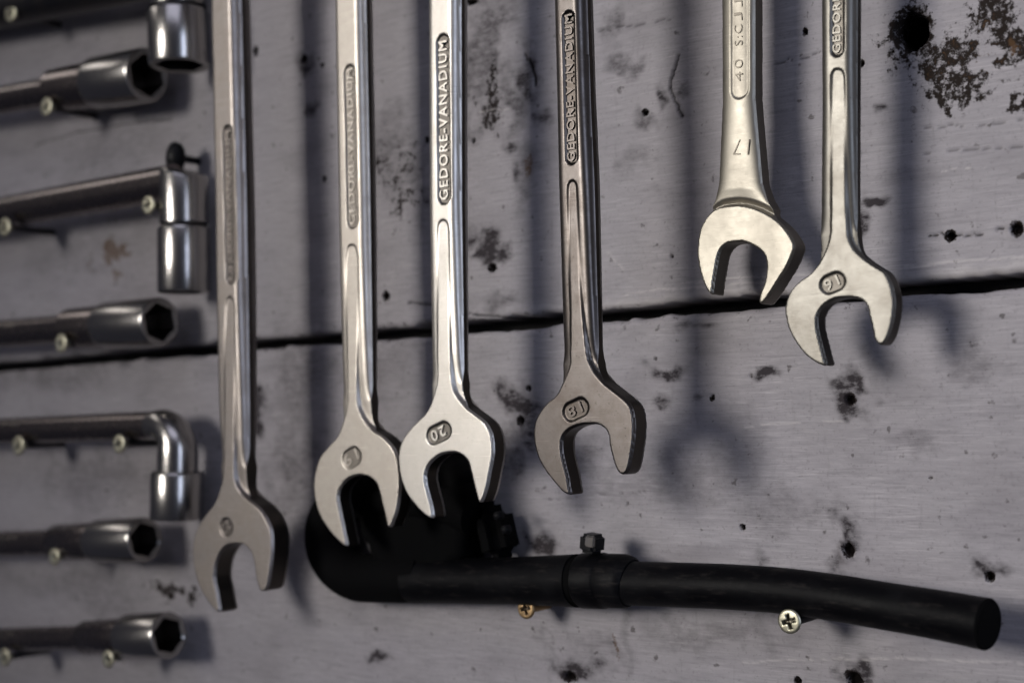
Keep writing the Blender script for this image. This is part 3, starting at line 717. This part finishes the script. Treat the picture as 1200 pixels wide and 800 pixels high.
def straight_spanner(pa, pb, h, x_mid, x_head, r_t, r_m, r_h, label, h0=None):
    """tube running left out of the picture, open hexagon end to the right; pa,pb photo points of the axis, radii in photo px"""
    A, Bp = at(*pa, (h0 or h) * .001), at(*pb, h * .001); s = pxmm(Bp)
    org = Bp.copy(); e = empty('socket_spanner', org); tag(e, label, 'socket spanner', PG)
    ax = (Bp - A).normalized(); far = A - ax * 0.10
    def onx(x): 
        t = (x - pa[0]) / (pb[0] - pa[0]); lo, hi = 0.0, 1.0
        for _ in range(30):
            mid = (lo + hi) / 2; P = lerpP(A, Bp, mid); d = P - CAMPOS; X = 600 + FPX * d.dot(right) / d.dot(fwd)
            if X < x: lo = mid
            else: hi = mid
        return lerpP(A, Bp, lo)
    Pm, Ph = onx(x_mid), onx(x_head); rt, rm, rh = r_t / s, r_m / s, r_h / s
    sweep('tube', [far, A, Pm - ax * .004, Pm], [rt, rt, rt, rt * 1.05], M_chrome_dark, e, org)
    stamp_marks(e, A, ax, rt, org, len(label))
    sweep('collar', [Pm - ax * .003, Pm, Ph - ax * .001, Ph + ax * .001], [rt * 1.02, rm, rm * 1.02, rm], M_chrome_dark, e, org)
    socket('socket', Ph, Bp, rm, rh, rh * .80, M_chrome, e, org, steps=[(.06, rh * .97), (.1, rh)])
    # bent end, out of the picture on the left
    dn = Vector((0, 0, -1)); pts = [far + ax * .004]
    for k in range(7):
        a = k / 6 * math.pi / 2; pts.append(far - ax * (math.sin(a) * .016) + dn * ((1 - math.cos(a)) * .016))
    sweep('elbow', pts, [rt * 1.05] * 8, M_chrome, e, org)
    socket('bent_socket', pts[-1], pts[-1] + dn * .026, rt, rh, rh * .8, M_chrome, e, org, steps=[(.3, rh)])
    return e, s
def bent_spanner(pa, pc, pe, h, r_t, r_s, label, kind, h0=None, sk0=0.0, tmat=None):
    """tube from left to the corner pc, then down to pe with the socket"""
    A, C, E = at(*pa, (h0 or h) * .001), at(*pc, h * .001), at(*pe, h * .001); s = pxmm(C)
    e = empty('socket_spanner', C); tag(e, label, 'socket spanner', PG)
    ax = (C - A).normalized(); dn = (E - C).normalized(); rt, rs = r_t / s, r_s / s
    R = 0.012 if kind == 'round' else 0.0065
    k0 = C - ax * R; sk = lerpP(C, E, sk0)
    far = A - ax * .09
    sweep('tube', [far, A, k0 - ax * .003, k0], [rt, rt, rt, rt], tmat or M_chrome_dark, e, C)
    stamp_marks(e, A, ax, rt, C, len(label))
    pts = []; rad = []
    n = 10
    for k in range(n + 1):
        a = k / n * math.pi / 2
        ctr = C - ax * R + dn * R
        pts.append(ctr + ax * (R * math.sin(a)) - dn * (R * math.cos(a)))
        rad.append(rt * (1.1 if kind == 'round' else 1.12) + (rs * .9 - rt * 1.1) * (k / n) * (.55 if kind == 'round' else .9))
    if kind == 'square':
        re_ = rs * .92; top = C - dn * (rt * .95 * .001); seg = 44
        n1 = (Vector((0, 1, 0)) - dn * dn.y).normalized(); n2 = dn.cross(n1)
        V, F = [], []
        for f, q in ((0, .55), (0, .82), (.0006, .95), (.0018, 1.0), (None, 1.0)):
            for k in range(seg):
                a = 2 * math.pi * k / seg; off = n1 * (math.cos(a) * re_ * q * .001) + n2 * (math.sin(a) * re_ * q * .001)
                if f is None: P_ = sk + off
                else: P_ = top + dn * (f + .0030 + .30 * off.dot(ax)) + off
                V.append(P_ - C)
        for i in range(4):
            for k in range(seg):
                k2 = (k + 1) % seg; F.append((i * seg + k, i * seg + k2, (i + 1) * seg + k2, (i + 1) * seg + k))
        F.append(tuple(reversed(range(seg))))
        mesh_obj('elbow', V, F, M_chrome, e, sharp=40)
        sweep('neck_ring', [sk - dn * .0004, sk + dn * .0008], [re_ * .93, re_ * .93], M_black_steel, e, C)
        pts = None
    if pts: pts.insert(0, k0 - ax * .004); rad.insert(0, rt * 1.02); pts.append(sk + dn * .0005); rad.append(rad[-1])
    if pts: sweep('elbow', pts, rad, M_chrome, e, C, sharp=60)
    sk = sk + dn * (.0012 if kind == 'square' else 0)
    socket('socket', sk, E, rs * .86, rs, rs * .78, M_chrome, e, C, steps=[(.03, rs * .96), (.07, rs)])
    socket('far_socket', far + ax * .012, far - ax * .03, rt, rs, rs * .8, M_chrome, e, C, steps=[(.3, rs)])
    return e, s
HS = 17
bent_spanner((0, 6), (208, -38), (211, 78), HS + 4, 31, 36, 'bent socket spanner with bright upright socket, topmost of the row', 'square', sk0=.41, h0=HS, tmat=M_black_steel)
straight_spanner((0, 118), (173, 88), HS, 68, 112, 18, 27, 32, 'brown tinged straight socket spanner directly under the topmost bent one', h0=HS)
bent_spanner((0, 250), (216, 211), (216, 343), HS, 21, 31, 'bent socket spanner with square elbow below the black peg', 'square', sk0=.385)
straight_spanner((0, 391), (188, 377), HS, 84, 122, 18, 25, 29, 'straight socket spanner lying over the joint between the planks')
bent_spanner((0, 505), (209, 497), (207, 608), HS, 17, 31, 'polished bent socket spanner with smooth curved elbow', 'round', sk0=.49)
straight_spanner((0, 637), (170, 632), HS, 68, 112, 16, 22, 26, 'straight socket spanner under the curved elbow one')
straight_spanner((0, 749), (198, 744), HS, 102, 148, 15, 21, 27, 'lowest socket spanner, with clear six-sided opening')

for (x, y, r, L, lab) in [(53,125,11,27,'pale screw head in front of the brown tinged spanner'),(172,240,11,28,'pale screw head in front of the square elbow spanner'),
        (4,266,11,27,'pale screw head cut by the left edge above the joint'),(70,402,11,28,'pale screw head below the spanner on the plank joint'),
        (20,522,11.5,25,'pale screw head under the curved elbow spanner, further left'),(138,520,11,25,'pale screw head under the curved elbow spanner, nearer the elbow'),
        (62,652,10,25,'dim screw head under the fifth straight tube'),(4,770,10.5,24,'pale screw head at the lower left edge'),
        (125,772,10.5,25,'pale screw head under the lowest spanner'),(11,15,11,27,'dim screw head at the top left corner')]:
    p = at(x, y, L * .001); s = pxmm(p)
    make_screw(Vector((p.x, 0, p.z)), L, r / s * 1.0, M_screw, lab, rot=random.random())
for (x, y, r, L, mat, lab) in [(615,713,12,14,M_brass,'yellow screw head half hidden under the black hose'),(924,728,14.5,22,M_screw,'bright cross-head screw holding up the black tube')]:
    p = at(x, y, L * .001); s = pxmm(p)
    make_screw(Vector((p.x, 0, p.z)), L, r / s, mat, lab, rot=.25)

# black rounded peg over the square elbow
p = at(203, 184, .014); pp = Vector((p.x, 0, p.z)); e = empty('peg', pp); tag(e, 'small black peg with rounded head above the square elbow spanner', 'peg')
s = pxmm(p); pr = [(0.01, -16.6), (2.6, -16), (4.2, -14.6), (4.6, -12.6), (4.2, -10.8), (2.2, -9.6), (1.6, -9)]
V, F = lathe([(a * .001, b * .001) for a, b in pr], 24); mesh_obj('head', [(x, y, z * 1.45) for x, y, z in V], [tuple(reversed(f)) for f in F], M_plastic, e)
V, F = lathe([(.0016, -.0092), (.0016, .006)], 16); mesh_obj('stem', V, [tuple(reversed(f)) for f in F], M_plastic, e)

# ------------------------------------------------------------------ black hose tool at the bottom
org = at(600, 680, .012)
hose = empty('air_hose', org); tag(hose, 'black rubber hose bent double with clamped sleeve, under the wrenches', 'hose')
def P(x, y, h): return at(x, y, h * .001)
# long tube to the right
ctr = [(705,681,14),(740,683,14),(800,685,14.5),(860,687.5,15),(920,692,15.5),(980,700,16.5),(1040,710,18),(1100,720,20),(1157,731,22.5)]
pts = [np.array(P(*c)) for c in ctr]; pc = [Vector(p) for p in catmull(pts, 5, closed=False)]
rad = np.interp(np.linspace(0, 1, len(pc)), [0, .1, .5, .8, 1], [7.0, 7.0, 6.7, 6.6, 6.9])
tube = sweep('tube', pc, list(rad), M_rubber, hose, org, seg=56, cap0=True, cap1=False)
# hollow mouth of the tube
ax = (pc[-1] - pc[-3]).normalized(); e1 = pc[-1]
sweep('tube_mouth', [e1 - ax * .0002, e1 + ax * .0005, e1 + ax * .0005, e1 - ax * .004, e1 - ax * .012], [6.9, 6.5, 5.6, 5.4, 5.3], M_rubber_matt, hose, org, seg=56, cap0=False, sharp=20)
# sleeve
ctr = [(484,680,11),(540,680,11.5),(600,680,12),(640,680,12.8),(677,680,13.5)]
pc = [P(*c) for c in ctr]; sweep('sleeve', pc, [8.1, 8.0, 8.0, 8.3, 8.7], M_rubber, hose, org, seg=56)
sweep('groove', [P(675,680,13.5), P(687,680,13.6)], [8.2, 8.2], M_rubber_matt, hose, org, seg=56)
ctr = [(683,680,13.6),(685,680,13.6),(708,680,13.8),(711,680,13.8),(716,680,13.9),(733,680.5,14),(738,681,14),(740,681.5,14)]
sweep('collar', [P(*c) for c in ctr], [8.6, 9.0, 9.0, 8.5, 8.7, 8.6, 8.0, 7.2], M_rubber, hose, org, seg=56)
# clamp bolt on top of the collar
def rbox(name, c, sx, sy, sz, mat, parent, org, bev=.0008, rot=0):
    V = []; F = []
    import bmesh
    bm = bmesh.new(); bmesh.ops.create_cube(bm, size=1)
    bmesh.ops.scale(bm, vec=(sx, sy, sz), verts=bm.verts); bmesh.ops.bevel(bm, geom=bm.edges[:], offset=bev, segments=3, affect='EDGES')
    bmesh.ops.rotate(bm, cent=(0, 0, 0), matrix=Matrix.Rotation(rot, 3, 'Y'), verts=bm.verts)
    bmesh.ops.translate(bm, vec=c - org, verts=bm.verts)
    me = bpy.data.meshes.new(name); bm.to_mesh(me); bm.free(); me.polygons.foreach_set('use_smooth', [True] * len(me.polygons)); me.set_sharp_from_angle(angle=.6)
    me.materials.append(mat); o = bpy.data.objects.new(name, me); COL.objects.link(o); o.parent = parent; return o
cb = rbox('clamp_bolt', P(694, 636, 16), .0062, .0075, .0062, M_plastic, hose, org, .0012, .12)
nb = rbox('nut', P(692, 634, 20.5), .0036, .0016, .0036, M_black_steel, cb, org, .0004, .12)
# doubled bend on the left, against the wall
ctr = [(500,677,10)] + [(430 - 46 * math.sin(a), 628 + 49 * math.cos(a), 9.8) for a in np.linspace(0, math.pi, 13)] + [(470,580,9.8),(520,585,9.8),(560,600,9.8)]
pc = [Vector(p) for p in catmull([np.array(P(*c)) for c in ctr], 3, closed=False)]
sweep('bend', pc, [8.9] * len(pc), M_rubber_matt, hose, org, seg=48)
# ribbed round housing lying against the wall behind the wrench jaws
c0 = P(512, 598, 0); 
def lumps(i, a): return .035 * math.sin(11 * a) + .02 * math.sin(23 * a + 1)
hp = [c0 + Vector((0, -y * .001, 0)) for y in (0, 2, 12, 14.5, 15.5)]
sweep('housing', hp, [25, 26, 26, 25, 22], M_rubber_matt, hose, org, seg=72, lump=lumps, sharp=50)
b1 = rbox('latch', P(583, 624, 8), .011, .016, .0195, M_rubber_matt, hose, org, .0042, -.25)
for (x, y) in ((583, 604), (592, 620)):
    V, F = lathe([(.0001, -.0012), (.0011, -.001), (.0015, -.0004), (.0015, .002)], 16)
    bo = mesh_obj('bolt', [Vector(v) + P(x, y, 16.4) - org for v in V], [tuple(reversed(f)) for f in F], M_plastic, hose)
